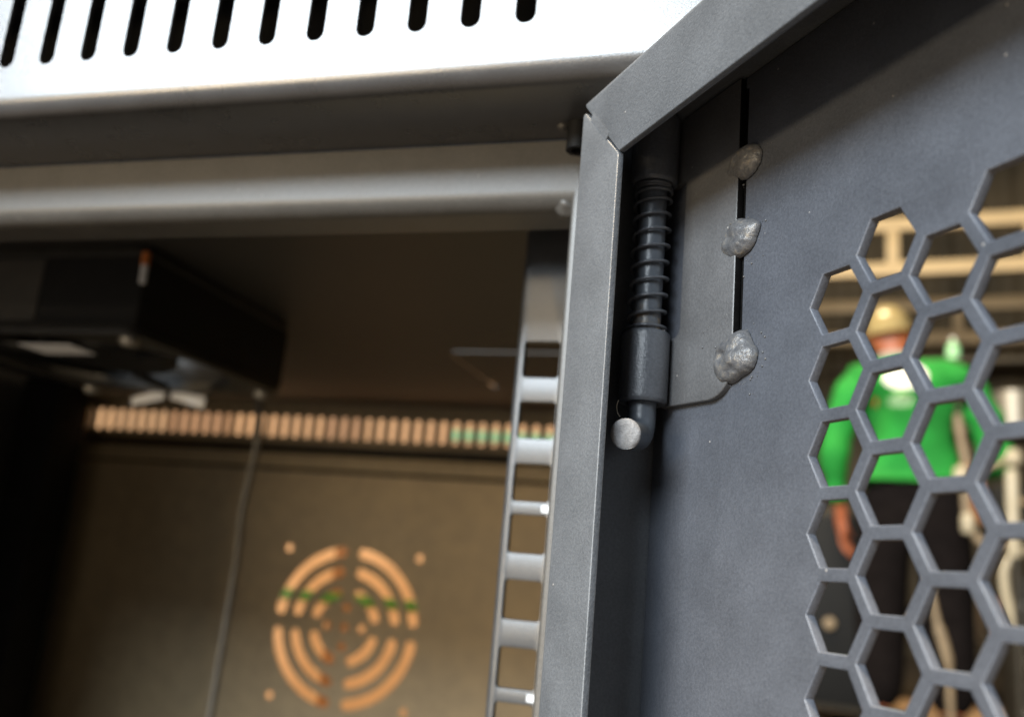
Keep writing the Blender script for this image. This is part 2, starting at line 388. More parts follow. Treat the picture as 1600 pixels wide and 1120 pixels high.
# front frame: top bar and columns
rB = 0.0042; ZB = 0.0784
pt2, cuts2, wend2 = bend((YF, ZU - 0.0003), (0, -1), (-1, 0), ZU - ZB - rB - 0.0003, rB, TH)
tot2 = wend2 + 0.0085
def bmap(x, y, z):
    p = pt2(-y, z); return W(x, p[0], p[1])
sheet('frame_top_bar', [rect(XL, -tot2, XR, 0)], TH, bmap, M['frame'], cab, 0.0, [('y', -c) for c in cuts2])
rC = 0.0009
def column(sgn, xo, xi):
    pt3, cuts3, we = bend((xo, YF), (-sgn, 0), (0, -1), abs(xo - xi) - rC, rC, TH); tot3 = we + 0.010
    def cmap(x, y, z):
        p = pt3(-y, z); return W(p[0], p[1], x)
    return sheet('frame_column', [rect(-0.44, -tot3, ZB + rB - 0.0001, 0)], TH, cmap, M['frame'], cab, 0.0, [('y', -c) for c in cuts3])
column(1, XR, -0.0457); column(-1, XL, XL + 0.0327)
# weld lump in the inner corner and the dark hinge socket beside it
def lump(name, c, rad, material, parent, seed, subd=3, amp=0.25, freq=900):
    bm = bmesh.new(); bmesh.ops.create_icosphere(bm, subdivisions=subd, radius=1)
    off = Vector((seed * 7.3, seed * 3.1, seed))
    for v in bm.verts:
        q = v.co.copy(); k = 1 + amp * noise.noise(q * 1.3 + off) + amp * 0.4 * noise.noise(q * 3.7 + off)
        v.co = Vector(c) + Vector((q.x * rad[0], q.y * rad[1], q.z * rad[2])) * k
    me = bpy.data.meshes.new(name); bm.to_mesh(me); bm.free()
    return finish(name, me, material, parent, smooth=80)
lump('corner_weld', W(-0.0472, YF + 0.0036, ZB + 0.0016), (0.0030, 0.0030, 0.0028), M['frame'], cab, 3)
lathe('hinge_socket', [(0.0013, 0.0), (0.0024, 0.0), (0.0024, 0.0070), (0.0013, 0.0070)], lambda x, y, z: W(-0.0436 + x, 0.1755 + y, ZU - 0.0062 + z), M['black'], cab, 20, close=True)
lump('socket_burr', W(-0.0470, 0.1760, ZU - 0.0002), (0.0013, 0.0015, 0.0010), M['frame'], cab, 5, 2)

# shell
box('side_wall', (XR - TH, YF + 0.0142, 0.045), (XR, YB + 0.012, H + ZTOP), M['inner'], cab)
box('side_wall', (XL, YF + 0.0142, 0.045), (XL + TH, YB + 0.012, H + ZTOP), M['inner'], cab)
box('bottom_panel', (XL + 0.002, YF + 0.0142, 0.030), (XR - 0.002, YB + 0.012, 0.044), M['inner'], cab)
box('frame_bottom_bar', (XL + 0.036, YF, 0.030), (-0.0462, YF + 0.012, 0.055), M['body'], cab, 0.002)
for sx in (XL + 0.06, XR - 0.06):
    for sy in (YF + 0.06, YB - 0.06):
        lathe('levelling_foot', [(0.0, 0.0), (0.019, 0.0), (0.019, 0.008), (0.006, 0.012), (0.006, 0.0298), (0.0, 0.0298)], lambda x, y, z: Vector((sx + x, sy + y, z)), M['black'], cab, 20)
# roof with knock-out slits and a round opening over the fan
FX0, FX1, FY0, FY1 = -0.3746, -0.2546, 0.3105, 0.4305
fcx, fcy = (FX0 + FX1) / 2, (FY0 + FY1) / 2
sl = 0.0024
rh = [circ(fcx, fcy, 0.054, 40),
      rect(-0.1835, 0.4815, -0.1200, 0.4815 + sl), rect(-0.1170, 0.4815, -0.0700, 0.4815 + sl),
      rect(-0.1875, 0.4870, -0.1875 + sl, 0.552), rect(-0.1875, 0.5600, -0.1875 + sl, 0.578)]
sheet('roof_panel', [rect(XL + 0.002, YF + 0.0145, XR - 0.002, YB + 0.011)] + rh, TH, lambda x, y, z: W(x, y, ZC + TH / 2 + z), M['inner'], cab)

catch_m = M['rail']
for lo, hi in (((-0.1835, 0.4838, ZC + TH), (-0.1200, 0.4848, ZC + 0.0075)), ((-0.1170, 0.4838, ZC + TH), (-0.0700, 0.4848, ZC + 0.0075)), ((-0.1885, 0.4870, ZC + TH), (-0.1876, 0.552, ZC + 0.0075))):
    box('slit_light_catch', W(*lo), W(*hi), catch_m, cab)  # upstands added above the roof to brighten the slits
# mounting rail: square holes in the 15.875 / 15.875 / 12.7 mm pattern
RXL = -0.0693
zs = []; z = 0.06134; k = 0
while z > -0.42:
    zs.append(z); z -= (0.015875, 0.015875, 0.0127)[k % 3]; k += 1
hol = [rect(-0.0669, q - 0.0095, -0.0574, q, 0.0009) for q in zs]
pr, cr, wr_ = bend((-0.0300, YR_), (-1, 0), (0, -1), abs(-0.0300 - RXL) - 0.0018, 0.0018, 0.0020)
sheet_loops = [rect(-0.43, -(wr_ + 0.0008), 0.118, 0)] + [[(p[1], -(-0.0300 - p[0])) for p in h] for h in hol]
def rmap(x, y, z):
    p = pr(-y, z); return W(p[0], p[1], x)
rail = sheet('mounting_rail', sheet_loops, 0.0020, rmap, M['rail'], cab, 0.00025, [('y', -c) for c in cr])
for i in range(3, len(zs), 3):
    zz = zs[i - 1] - 0.0095; z2 = zs[i]
    c = (zz + z2) / 2
    box('unit_mark', (-0.0590, YR_ - 0.00012, H + c - 0.0008), (-0.0545, YR_ - 0.00002, H + c + 0.0008), M['white'], rail)

# rear: slotted top rail and the removable back panel with a fan grille
bx = YB / 0.6501
slots_b = [slot((-0.5607 + 0.01012 * i) * bx, 0.1034 * bx, 0.0052, 0.0176, 6) for i in range(-1, 53)]
slots_b = [s for s in slots_b if min(p[0] for p in s) > XL + 0.004 and max(p[0] for p in s) < XR - 0.004]
sheet('rear_top_rail', [rect(XL + 0.002, 0.0900, XR - 0.002, ZC - 0.0002)] + slots_b, TH, lambda x, y, z: W(x, YB + 0.0006 - z, y), M['back'], cab, 0.0)
gx, gz = -0.3074, -0.0409
gh = []
for rc, w in ((0.0532, 0.0076), (0.0392, 0.0074), (0.0243, 0.0072)):
    ga = (0.0046 + w / 2) / rc
    for q in range(4): gh.append(arc_slot(gx, gz, rc, w, q * math.pi / 2 + ga, (q + 1) * math.pi / 2 - ga))
for dx, dz in ((0, 0), (0.0137, 0), (-0.0137, 0), (0, 0.0137), (0, -0.0137)): gh.append(circ(gx + dx, gz + dz, 0.0031))
for dx in (-1, 1):
    for dz in (-1, 1): gh.append(circ(gx + dx * 0.0525, gz + dz * 0.0525, 0.0029))
bp_ = sheet('back_panel', [rect(XL + 0.002, -0.42, XR - 0.002, 0.0690)] + gh, TH, lambda x, y, z: W(x, 0.6501 + 0.0006 - z, y), M['back'], cab, 0.0)
box('panel_hem', (XL + 0.002, 0.6462, H + 0.0712), (XR - 0.002, 0.6520, H + 0.0828), M['back'], bp_, 0.0024)
box('rear_gap_shade', (XL + 0.002, 0.6640, H + 0.0600), (XR - 0.002, 0.6670, H + 0.0946), M['black'], cab)  # black strip added as the shade in the gap below the slots

box('added_dark_post', (XL + 0.003, 0.585, 0.050), (-0.5375, 0.620, H + ZC - 0.001), M['black'], cab, 0.002)  # black upright added to darken the left rear corner

# ------------------------------------------------------------------ door, swung open towards the lens
AL = 0.88655
dv = Vector((math.cos(AL), -math.sin(AL), 0)); nv = Vector((math.sin(AL), math.cos(AL), 0)); L0 = Vector((-0.03806, 0.15472, 0))
def D(s, t, z): return L0 + dv * s + nv * t + Vector((0, 0, z + H))
T = 0.01803
DB, DT, DW = -0.425, 0.0868, 0.520
p_, Rh = 0.010464, 0.00504
hexes = []
for c in range(44):
    s = 0.04661 + c * p_ * math.sqrt(3) / 2
    for r in range(43):
        zc = 0.04121 - (r - 0.5 * (c % 2)) * p_
        hexes.append([(s + Rh * math.cos(R(60 * q)), zc + Rh * math.sin(R(60 * q))) for q in range(6)])
door = sheet('cabinet_door', [rect(0.0013, DB + 0.0014, DW - 0.0014, DT - 0.0014), rect(0.02380, 0.0415, 0.02575, 0.0835)] + hexes, 0.0016, lambda x, y, z: D(x, T + 0.0008 - z, y), M['door'], cab, 0.00020)
M['edge'] = paint_mat('lit_edge_coat', (0.125, 0.135, 0.160), 0.36, 0.5, 0.3)  # hole walls lighter: sheen on the punched edges put into the colour
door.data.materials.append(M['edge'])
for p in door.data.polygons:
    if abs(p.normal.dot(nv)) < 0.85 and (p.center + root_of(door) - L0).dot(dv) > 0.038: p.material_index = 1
door['label'] = 'perforated grey door with hexagon holes, swung open'
rL = 0.0011
LW = 0.0150; TW = 0.0155
# side flange: lip + wall with a mitred top
ps, cs, ws = bend((LW, 0), (-1, 0), (0, -1), LW - rL, rL, TH); tots = ws + T + TH - rL
g = 0.00022
lp = [(DB, 0), (DT - TW - g, 0), (DT - g - 0.0022, -(LW - 0.0014)), (DT - g - 0.0024, -LW), (DT - g - 0.0024, -tots), (DB, -tots)]
def smap(x, y, z):
    p = ps(-y, z); return D(p[0], p[1], x)
sheet('side_flange', [lp], TH, smap, M['lip'], door, 0.00022, [('y', -c) for c in cs])
pq, cq, wq = bend((DT - TW, 0), (1, 0), (0, -1), TW - rL, rL, TH); totq = wq + T + TH - rL
lp = [(LW + g, 0), (DW, 0), (DW, -totq), (g + 0.0002, -totq), (g + 0.0002, -(TW + 0.0006)), (g + 0.0014, -(TW - 0.0014))]
def tmap(x, y, z):
    p = pq(-y, z); return D(x, p[1], p[0])
sheet('top_flange', [lp], TH, tmap, M['lip'], door, 0.00022, [('y', -c) for c in cq])
dbox_later = [('seam_shade', 0.02350, 0.02640, T + 0.0003, T + 0.0014, 0.0405, 0.0840)]  # dark strip laid in the slit as its shade
# weld filling the middle of the mitre
mesh_obj('mitre_weld', [D(0.0048, -0.00006, 0.0830), D(0.0114, -0.00006, 0.0763), D(0.0105, -0.00006, 0.0752), D(0.0039, -0.00006, 0.0820),
                        D(0.0046, 0.0010, 0.0828), D(0.0112, 0.0010, 0.0761), D(0.0107, 0.0010, 0.0754), D(0.0041, 0.0010, 0.0822)],
         [(0, 1, 2, 3), (4, 5, 6, 7), (0, 1, 5, 4), (1, 2, 6, 5), (2, 3, 7, 6), (3, 0, 4, 7)], M['lip'], door)
def dbox(name, s0, s1, t0, t1, z0, z1, m_, parent, bevel=0.0):
    v = [D(s, t, z) for s in (s0, s1) for t in (t0, t1) for z in (z0, z1)]
    f = [(0, 1, 3, 2), (4, 6, 7, 5), (0, 4, 5, 1), (2, 3, 7, 6), (0, 2, 6, 4), (1, 5, 7, 3)]
    return mesh_obj(name, v, f, m_, parent, bevel)
for a_ in dbox_later: dbox(*a_, M['gap_shade'], door)
dbox('outer_flange', DW - 0.0012, DW, 0.0, T, DB, DT - 0.002, M['lip'], door, 0.0003)
dbox('bottom_flange', 0.002, DW - 0.002, 0.0, T, DB, DB + 0.0012, M['lip'], door, 0.0003)

# spring hinge: base plate with rolled sleeves, pin bent at the bottom, coil spring
PT = 0.0015; PS, PX = 0.0251, 0.0050
SA, TA = 0.0058, 0.0127                                                     # pin axis
pl = [(PX, 0.0316)]
for i in range(1, 9):
    a = R(-90 + 90 * (i - 1) / 7); pl.append((PS - 0.0060 + 0.0060 * math.cos(a), 0.0310 + 0.0052 + 0.0052 * math.sin(a)))
pl += [(PS, 0.0850), (PX, 0.0850), (PX, 0.0724), (0.0092, 0.0724), (0.0098, 0.0718)]
for i in range(0, 7):
    a = R(0 - 90 * i / 6); pl.append((0.0098 - 0.0018 + 0.0018 * math.cos(a), 0.0436 + 0.0018 + 0.0018 * math.sin(a)))
pl += [(PX, 0.0436)]
plate = sheet('hinge_plate', [pl], PT, lambda x, y, z: D(x, T - 0.0012 + PT / 2 - z, y), M['plate'], door, 0.00030)
plate.data.materials.append(M['gap_shade'])
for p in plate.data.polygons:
    if p.normal.dot(dv) > 0.8: p.material_index = 1  # right edge of the plate painted black as if in shade
def sleeve(z0, z1):
    ro, ri = 0.0042, 0.0027; b = 0.0004
    prof = [(ri, z0 + 0.0002), (ri + 0.0003, z0), (ro - b, z0), (ro - 0.1 * b, z0 + b), (ro, z0 + 2 * b), (ro, z1 - 2 * b), (ro - 0.1 * b, z1 - b), (ro - b, z1), (ri + 0.0003, z1), (ri, z1 - 0.0002)]
    return lathe('hinge_sleeve', prof, lambda x, y, z: D(SA + x, TA + y, z), M['hinge'], plate if False else door, 40, close=True)
sleeve(0.0316, 0.0441); sleeve(0.0716, 0.0848)
rp = 0.00245
E0 = (SA, TA, 0.0272)
end = (0.01345, 0.00545, 0.02455)
path = [(SA, TA, 0.0855), (SA, TA, 0.0700), (SA, TA, 0.0560), (SA, TA, 0.0440), (SA, TA, 0.0330), (SA, TA, 0.0296)]
v = Vector(end) - Vector(E0); vd = v.normalized()
for i in range(1, 8):
    q = i / 7; a = Vector((SA, TA, 0.0296)); b = Vector((SA, TA, 0.0262)); c = Vector((SA, TA, 0.0262)) + vd * 0.0034
    path.append(tuple(a * (1 - q) ** 2 + b * 2 * q * (1 - q) + c * q * q))
path.append(tuple(Vector(end) - vd * 0.0003))
V, F = tube_data([D(*q) for q in path], [rp] * len(path), 28)
mesh_obj('hinge_pin', V, F, M['pin'], door, 0, smooth=50)
ed = (D(*end) - D(*(Vector(end) - vd * 0.001))).normalized()
ax = ed.orthogonal().normalized(); ay = ed.cross(ax)
V, F = [], []; rings = [(0.0, 0.00018), (0.0008, 0.00016), (0.0015, 0.00018), (0.0021, 0.00012), (0.00243, -0.00005), (0.00252, -0.0003)]
ns = 32
for i, (rr, h) in enumerate(rings):
    for k in range(ns):
        a = 2 * math.pi * k / ns; wob = 0.00007 * noise.noise(Vector((math.cos(a) * rr * 900, math.sin(a) * rr * 900, 2.0)))
        V.append(D(*end) + (ax * math.cos(a) + ay * math.sin(a)) * rr * (1 + (0.03 * noise.noise(Vector((3 * math.cos(a), 3 * math.sin(a), 5))) if i > 3 else 0)) + ed * (h + wob))
for i in range(len(rings) - 1):
    for k in range(ns): F.append((i * ns + k, i * ns + (k + 1) % ns, (i + 1) * ns + (k + 1) % ns, (i + 1) * ns + k))
mesh_obj('pin_end_face', V, F, M['pin_end'], door, 0, smooth=60)
# coil spring
zr = [0.0444, 0.0449, 0.0478, 0.0508, 0.0538, 0.0569, 0.0599, 0.0629, 0.0659, 0.0686, 0.0702, 0.0709, 0.0713]
pts = []
for i in range((len(zr) - 1) * 28 + 1):
    q = i / 28; j = min(int(q), len(zr) - 2); zz = zr[j] + (zr[j + 1] - zr[j]) * (q - j)
    a = 2 * math.pi * q + 0.6
    wob = 0.00012 * math.sin(q * 2.1)
    # right-handed when seen from above (s to the right, t away)
    pts.append(D(SA + 0.00318 * math.cos(a) + wob, TA + 0.00318 * math.sin(a), zz))
V, F = tube_data(pts, 0.00031, 10)
mesh_obj('hinge_spring', V, F, M['hinge'], door, 0, smooth=60)
# tack welds on the plate edge
def weld(s, z, rs, rz, rt, seed):
    bm = bmesh.new(); bmesh.ops.create_icosphere(bm, subdivisions=5, radius=1)
    off = Vector((seed * 5.1, seed * 2.7, seed * 1.9))
    for v in bm.verts:
        q = v.co.copy()
        ang = math.atan2(q.y, q.x)
        out = 1 + 0.20 * noise.noise(Vector((math.cos(ang) * 1.3, math.sin(ang) * 1.3, seed))) + 0.05 * noise.noise(Vector((math.cos(ang) * 3, math.sin(ang) * 3, seed + 9)))
        if q.x > 0.1: out += 0.025 * noise.noise(Vector((math.cos(ang) * 11, math.sin(ang) * 11, seed + 3)))      # ragged, spattered side
        hgt = abs(q.z) ** 1.05 * (1 if q.z > 0 else -0.3)
        hgt *= 1 + 0.20 * noise.noise(q * 1.4 + off) + 0.05 * noise.noise(q * 3.6 + off) + (0.03 * noise.noise(q * 9 + off) if q.x > 0.1 else 0)
        rad = math.hypot(q.x + 0.28, q.y - 0.10)
        if q.z > 0: hgt -= 0.30 * math.exp(-(rad / 0.28) ** 2)                       # crater left by the electrode
        v.co = D(s + q.x * rs * out, T - 0.0002 - hgt * rt, z + q.y * rz * out)
    me = bpy.data.meshes.new('tack_weld'); bm.to_mesh(me); bm.free()
    return finish('tack_weld', me, M['weld'], door, smooth=80)
weld(0.0259, 0.0696, 0.0043, 0.0030, 0.0018, 1); weld(0.0252, 0.0566, 0.0047, 0.0033, 0.0021, 2); weld(0.0249, 0.0369, 0.0049, 0.0041, 0.0026, 4)
# spatter beads round the welds and on the sleeve: too small to pick apart
bm = bmesh.new()
for (s, z, n) in ((0.0278, 0.0690, 14), (0.0274, 0.0560, 22), (0.0276, 0.0360, 44), (0.0170, 0.0430, 6), (0.0135, 0.0600, 3)):
    for i in range(n):
        a = random.uniform(0, 2 * math.pi); rr = random.uniform(0.0026, 0.0062) if n > 12 else random.uniform(0, 0.009)
        ss, zz = s + rr * math.cos(a) * 0.8, z + rr * math.sin(a)
        if ss < 0.0115: continue
        on = ss < PS and 0.0312 < zz
        b = random.choice((0.00007, 0.00009, 0.00012, 0.00020))
        mtx = Matrix.Translation(D(ss, (T - 0.0012 if on else T) - b * 0.3, zz))
        bmesh.ops.create_icosphere(bm, subdivisions=1, radius=b, matrix=mtx)
for i in range(16):
    a = random.uniform(-2.4, -0.1); zz = random.uniform(0.033, 0.042)
    bmesh.ops.create_icosphere(bm, subdivisions=1, radius=random.choice((0.0001, 0.00014, 0.00024)), matrix=Matrix.Translation(D(SA + 0.004 * math.cos(a), TA + 0.004 * math.sin(a), zz)))
me = bpy.data.meshes.new('weld_spatter'); bm.to_mesh(me); bm.free()
sp_ = finish('weld_spatter', me, M['weld'], door, smooth=80); sp_['kind'] = 'stuff'
# lint hair by the pin end
tube('lint_hair', spline([D(0.0120, 0.0051, 0.0275), D(0.0112, 0.0050, 0.0284), D(0.0111, 0.0049, 0.0294), D(0.0118, 0.0048, 0.0302)], 6), 0.00004, M['collar'], door, 6)

# ------------------------------------------------------------------ roof fan
fan = empty('cooling_fan', (fcx, fcy, H + 0.0841)); tag(fan, 'black square cooling fan bolted under the cabinet roof', 'fan')
ZF0, ZF1 = 0.0841, ZC - 0.0004
def plate_xy(name, z0, z1, m_, loops, parent, bevel=0.0003):
    return sheet(name, loops, z1 - z0, lambda x, y, z: W(x, y, (z0 + z1) / 2 + z), m_, parent, bevel)
cor = [(FX0 + 0.0075, FY0 + 0.0075), (FX1 - 0.0075, FY0 + 0.0075), (FX0 + 0.0075, FY1 - 0.0075), (FX1 - 0.0075, FY1 - 0.0075)]
for z0, z1 in ((ZF0, ZF0 + 0.0045), (ZF1 - 0.0045, ZF1)):
    plate_xy('frame_flange', z0, z1, M['fanframe'], [rect(FX0, FY0, FX1, FY1, 0.006), circ(fcx, fcy, 0.0565, 48)] + [circ(a, b, 0.0023, 12) for a, b in cor], fan)
wt = 0.0022; z0f, z1f = H + ZF0 + 0.0046, H + ZF1 - 0.0046
box('housing_wall', (FX0 + 0.0012, FY0 + 0.0012, z0f), (FX1 - 0.0012, FY0 + 0.0012 + wt, z1f), M['barrel'], fan)
box('housing_wall', (FX0 + 0.0012, FY1 - 0.0012 - wt, z0f), (FX1 - 0.0012, FY1 - 0.0012, z1f), M['barrel'], fan)
for xa in (FX0 + 0.0012, FX1 - 0.0012 - wt):
    box('housing_wall', (xa, FY0 + 0.0036, z0f), (xa + wt, FY1 - 0.0036, z1f), M['barrel'], fan)
box('front_panel', (FX0 + 0.012, FY0 + 0.0006, z0f + 0.001), (fcx + 0.0085, FY0 + 0.0010, z1f - 0.001), M['fpanel'], fan)  # slightly lighter panel over part of the front wall
lathe('hub', [(0.0, ZF0 + 0.003), (0.029, ZF0 + 0.003), (0.031, ZF0 + 0.005), (0.031, ZF1 - 0.006), (0.0, ZF1 - 0.006)], lambda x, y, z: W(fcx + x, fcy + y, z), M['black'], fan, 40)
for k in range(5):
    V = []; a0 = 2 * math.pi * k / 5 + 0.3
    for i in range(7):
        rr = 0.030 + 0.0255 * i / 6
        for j in range(5):
            q = j / 4; a = a0 + 0.85 * q; zz = ZF0 + 0.010 + 0.018 * q + 0.002 * math.sin(math.pi * q)
            V.append(W(fcx + rr * math.cos(a), fcy + rr * math.sin(a), zz))
    n1 = len(V); V += [v + Vector((0, 0, 0.0012)) for v in V]
    F = []
    for i in range(6):
        for j in range(4):
            q = (i * 5 + j, i * 5 + j + 1, (i + 1) * 5 + j + 1, (i + 1) * 5 + j); F.append(q); F.append(tuple(n1 + x for x in q[::-1]))
    rim = [i * 5 for i in range(7)] + [30 + j for j in range(1, 5)] + [i * 5 + 4 for i in range(5, -1, -1)] + [j for j in range(3, 0, -1)]
    for x, y in zip(rim, rim[1:] + rim[:1]): F.append((x, y, n1 + y, n1 + x))
    mesh_obj('blade', V, F, M['black'], fan)
for k in range(3):
    a = R(100 + 120 * k); u = Vector((math.cos(a), math.sin(a), 0)); w = Vector((-u.y, u.x, 0)) * 0.003
    V = [W(fcx, fcy, 0) + u * rr + w * s_ + Vector((0, 0, z)) for rr in (0.028, 0.0572) for s_ in (-1, 1) for z in (ZF0 + 0.0008, ZF0 + 0.004)]
    mesh_obj('strut', V, [(0, 1, 3, 2), (4, 6, 7, 5), (0, 4, 5, 1), (2, 3, 7, 6), (0, 2, 6, 4), (1, 5, 7, 3)], M['black'], fan, 0.0006)
for a, b in cor:
    lathe('mounting_screw', [(0.0, ZF0 - 0.0035), (0.003, ZF0 - 0.003), (0.0042, ZF0 - 0.0012), (0.0042, ZF0 - 0.0002), (0.0, ZF0 - 0.0002)], lambda x, y, z: W(a + x, b + y, z), M['alu'], fan, 16)
tube('terminal_wire', [W(-0.2533, 0.3085, 0.1050), W(-0.2536, 0.3085, 0.1125)], 0.0014, M['white'], fan, 10)
tube('terminal_boot', [W(-0.2536, 0.3085, 0.1126), W(-0.2540, 0.3088, 0.1180)], 0.0017, M['orange'], fan, 10)
lab = box('pale_patch', (-0.329, 0.3285, H + ZF0 - 0.0004), (-0.301, 0.3455, H + ZF0 - 0.0001), M['white'], fan)  # pale rectangle under the front edge of the fan

for sgn, x0, x1 in ((1, -0.3470, -0.3270), (-1, -0.3225, -0.3010)):
    za, zb = (0.0795, 0.0838) if sgn > 0 else (0.0838, 0.0795)
    V = [W(x, y, z) for y in (0.4312, 0.4322) for x, z in ((x0, za - 0.0030), (x1, zb - 0.0034), (x1, zb + 0.0030), (x0, za + 0.0014))]
    mesh_obj('light_wedge', V, [(0, 1, 2, 3), (7, 6, 5, 4), (0, 4, 5, 1), (1, 5, 6, 2), (2, 6, 7, 3), (3, 7, 4, 0)], M['white'], fan, 0.0002)  # white wedges added for the light at the fan's far rim
# power cord hanging down behind
cp = [(-0.300, 0.430, 0.0905), (-0.3060, 0.470, 0.1010), (-0.3088, 0.496, 0.0935), (-0.3079, 0.5, 0.0693), (-0.3095, 0.5, 0.048), (-0.3111, 0.5, 0.027), (-0.3098, 0.5, 0.0048), (-0.3102, 0.5, -0.0172),
      (-0.3108, 0.5, -0.0424), (-0.3114, 0.5, -0.0671), (-0.3118, 0.5, -0.0878), (-0.313, 0.5, -0.14), (-0.316, 0.49, -0.22), (-0.33, 0.46, -0.33), (-0.36, 0.42, -0.417)]
pc = tube('hanging_power_cord', spline([W(*q) for q in cp], 8), 0.0021, M['cord'], None, 10)
tag(pc, 'thin grey power cord hanging from the fan in front of the back panel', 'cord')

# ------------------------------------------------------------------ cartons behind the cabinet
def carton(x0, x1, y0, y1, z0, z1, m_, label, rz=0.0, strap=None, tape=None):
    c = empty('cardboard_carton', ((x0 + x1) / 2, (y0 + y1) / 2, z0 + H), rz); tag(c, label, 'carton', 'cartons stacked behind the cabinet')
    hx, hy, hz = (x1 - x0) / 2, (y1 - y0) / 2, z1 - z0
    box('board_box', (-hx, -hy, 0), (hx, hy, hz), m_, c, 0.003, True)
    if strap is not None:
        s = strap - z0; w = 0.0042; e = 0.0009
        V = []; 
        for q in (e, -0.0002):
            for (sx, sy) in ((-1, -1), (1, -1), (1, 1), (-1, 1)):
                V += [(sx * (hx + q), sy * (hy + q), s - w), (sx * (hx + q), sy * (hy + q), s + w)]
        F = []
        for i in range(4):
            j = (i + 1) % 4; F += [(2 * i, 2 * j, 2 * j + 1, 2 * i + 1), (2 * i + 1, 2 * j + 1, 8 + 2 * j + 1, 8 + 2 * i + 1), (2 * i, 8 + 2 * i, 8 + 2 * j, 2 * j)]
        mesh_obj('packing_strap', V, F, M['strap'], c, local=True, smooth=0)
    if tape is not None:
        t = tape - (x0 + x1) / 2
        box('packing_tape', (t - 0.011, -hy - 0.0006, 0.01), (t + 0.011, -hy - 0.0001, hz), M['tape'], c, local=True)
    return c
carton(-0.96, -0.06, 0.85, 1.30, -0.47, 0.072, M['card2'], 'large carton behind the fan grille with brown tape and green strap', 0, -0.028, -0.409)
carton(-0.98, -0.700, 0.85, 1.18, 0.0725, 0.36, M['card5'], 'upper carton seen through the leftmost rear slots')
carton(-0.698, -0.633, 0.8515, 1.12, 0.0725, 0.34, M['card4'], 'slim dull carton, second from the left in the upper row')
carton(-0.6315, -0.562, 0.8525, 1.12, 0.0725, 0.33, M['card3'], 'dark brown carton, third from the left in the upper row')
carton(-0.560, -0.449, 0.85, 1.10, 0.0725, 0.35, M['card'], 'upper carton behind the slots just right of the hanging cord')
carton(-0.4475, -0.4075, 0.8525, 1.08, 0.0725, 0.31, M['card3'], 'very narrow brown carton above the fan grille')
carton(-0.406, -0.3178, 0.852, 1.10, 0.0725, 0.35, M['card'], 'upper carton behind the slots right of the narrow brown one')
carton(-0.316, -0.07, 0.85, 1.12, 0.0725, 0.37, M['card'], 'upper carton with a green strap seen through the slots beside the rail', 0, 0.1335)

# ------------------------------------------------------------------ the person beyond the door
def skin_mesh(name, chains, material, parent, sub=2, root=0):
    """chains of (point, rx, ry); shared points are merged by coordinates"""
    idx, V, E, Rr = {}, [], [], []
    for ch in chains:
        last = None
        for p, rx, ry in ch:
            k = tuple(round(c, 4) for c in p)
            if k not in idx: idx[k] = len(V); V.append(p); Rr.append((rx, ry))
            if last is not None and last != idx[k]: E.append((last, idx[k]))
            last = idx[k]
    me = bpy.data.meshes.new(name); me.from_pydata(V, E, [])
    o = bpy.data.objects.new(name, me); col.objects.link(o)
    sk = o.modifiers.new('skin', 'SKIN'); sk.use_smooth_shade = True
    for i, d in enumerate(me.skin_vertices[0].data): d.radius = Rr[i]; d.use_root = (i == root)
    ss = o.modifiers.new('sub', 'SUBSURF'); ss.levels = sub; ss.render_levels = sub
    dg = bpy.context.evaluated_depsgraph_get(); m2 = bpy.data.meshes.new_from_object(o.evaluated_get(dg))
    bpy.data.objects.remove(o)
    for p in m2.polygons: p.use_smooth = True
    return finish(name, m2, material, parent, local=True, smooth=0)
per = empty('person', bgp(0, 3.9, 0), RB)
tag(per, 'person in a green long-sleeved shirt, dark trousers and cream hard hat, seen from behind', 'person')
P0 = (0, 0, 0.93)
def hand(w, pdir, side):
    """wrist -> palm -> five fingers"""
    w = Vector(w); pdir = Vector(pdir).normalized(); sv = Vector(side).normalized(); n = pdir.cross(sv)
    palm = w + pdir * 0.075
    ch = [[(tuple(w), 0.026, 0.022), (tuple(palm), 0.036, 0.018)]]
    for k, ln in zip((-1.5, -0.5, 0.5, 1.5), (0.058, 0.070, 0.074, 0.066)):
        b = palm + sv * 0.019 * k + pdir * 0.022; t1 = b + pdir * ln * 0.5 + n * 0.008; t2 = b + pdir * ln + n * 0.028
        ch.append([(tuple(palm), 0.036, 0.018), (tuple(b), 0.0095, 0.0095), (tuple(t1), 0.0088, 0.0088), (tuple(t2), 0.0075, 0.0075)])
    b = w + pdir * 0.035 + sv * 0.032; t1 = b + pdir * 0.03 + sv * 0.018; t2 = t1 + pdir * 0.028 + n * 0.012
    ch.append([(tuple(w), 0.026, 0.022), (tuple(b), 0.013, 0.012), (tuple(t1), 0.011, 0.010), (tuple(t2), 0.009, 0.009)])
    return ch
WL = (-0.262, 0.06, 0.845); WRt = (0.235, 0.27, 1.06)
neck = (-0.055, 0.0, 1.445); hd0 = (-0.072, 0.015, 1.535)
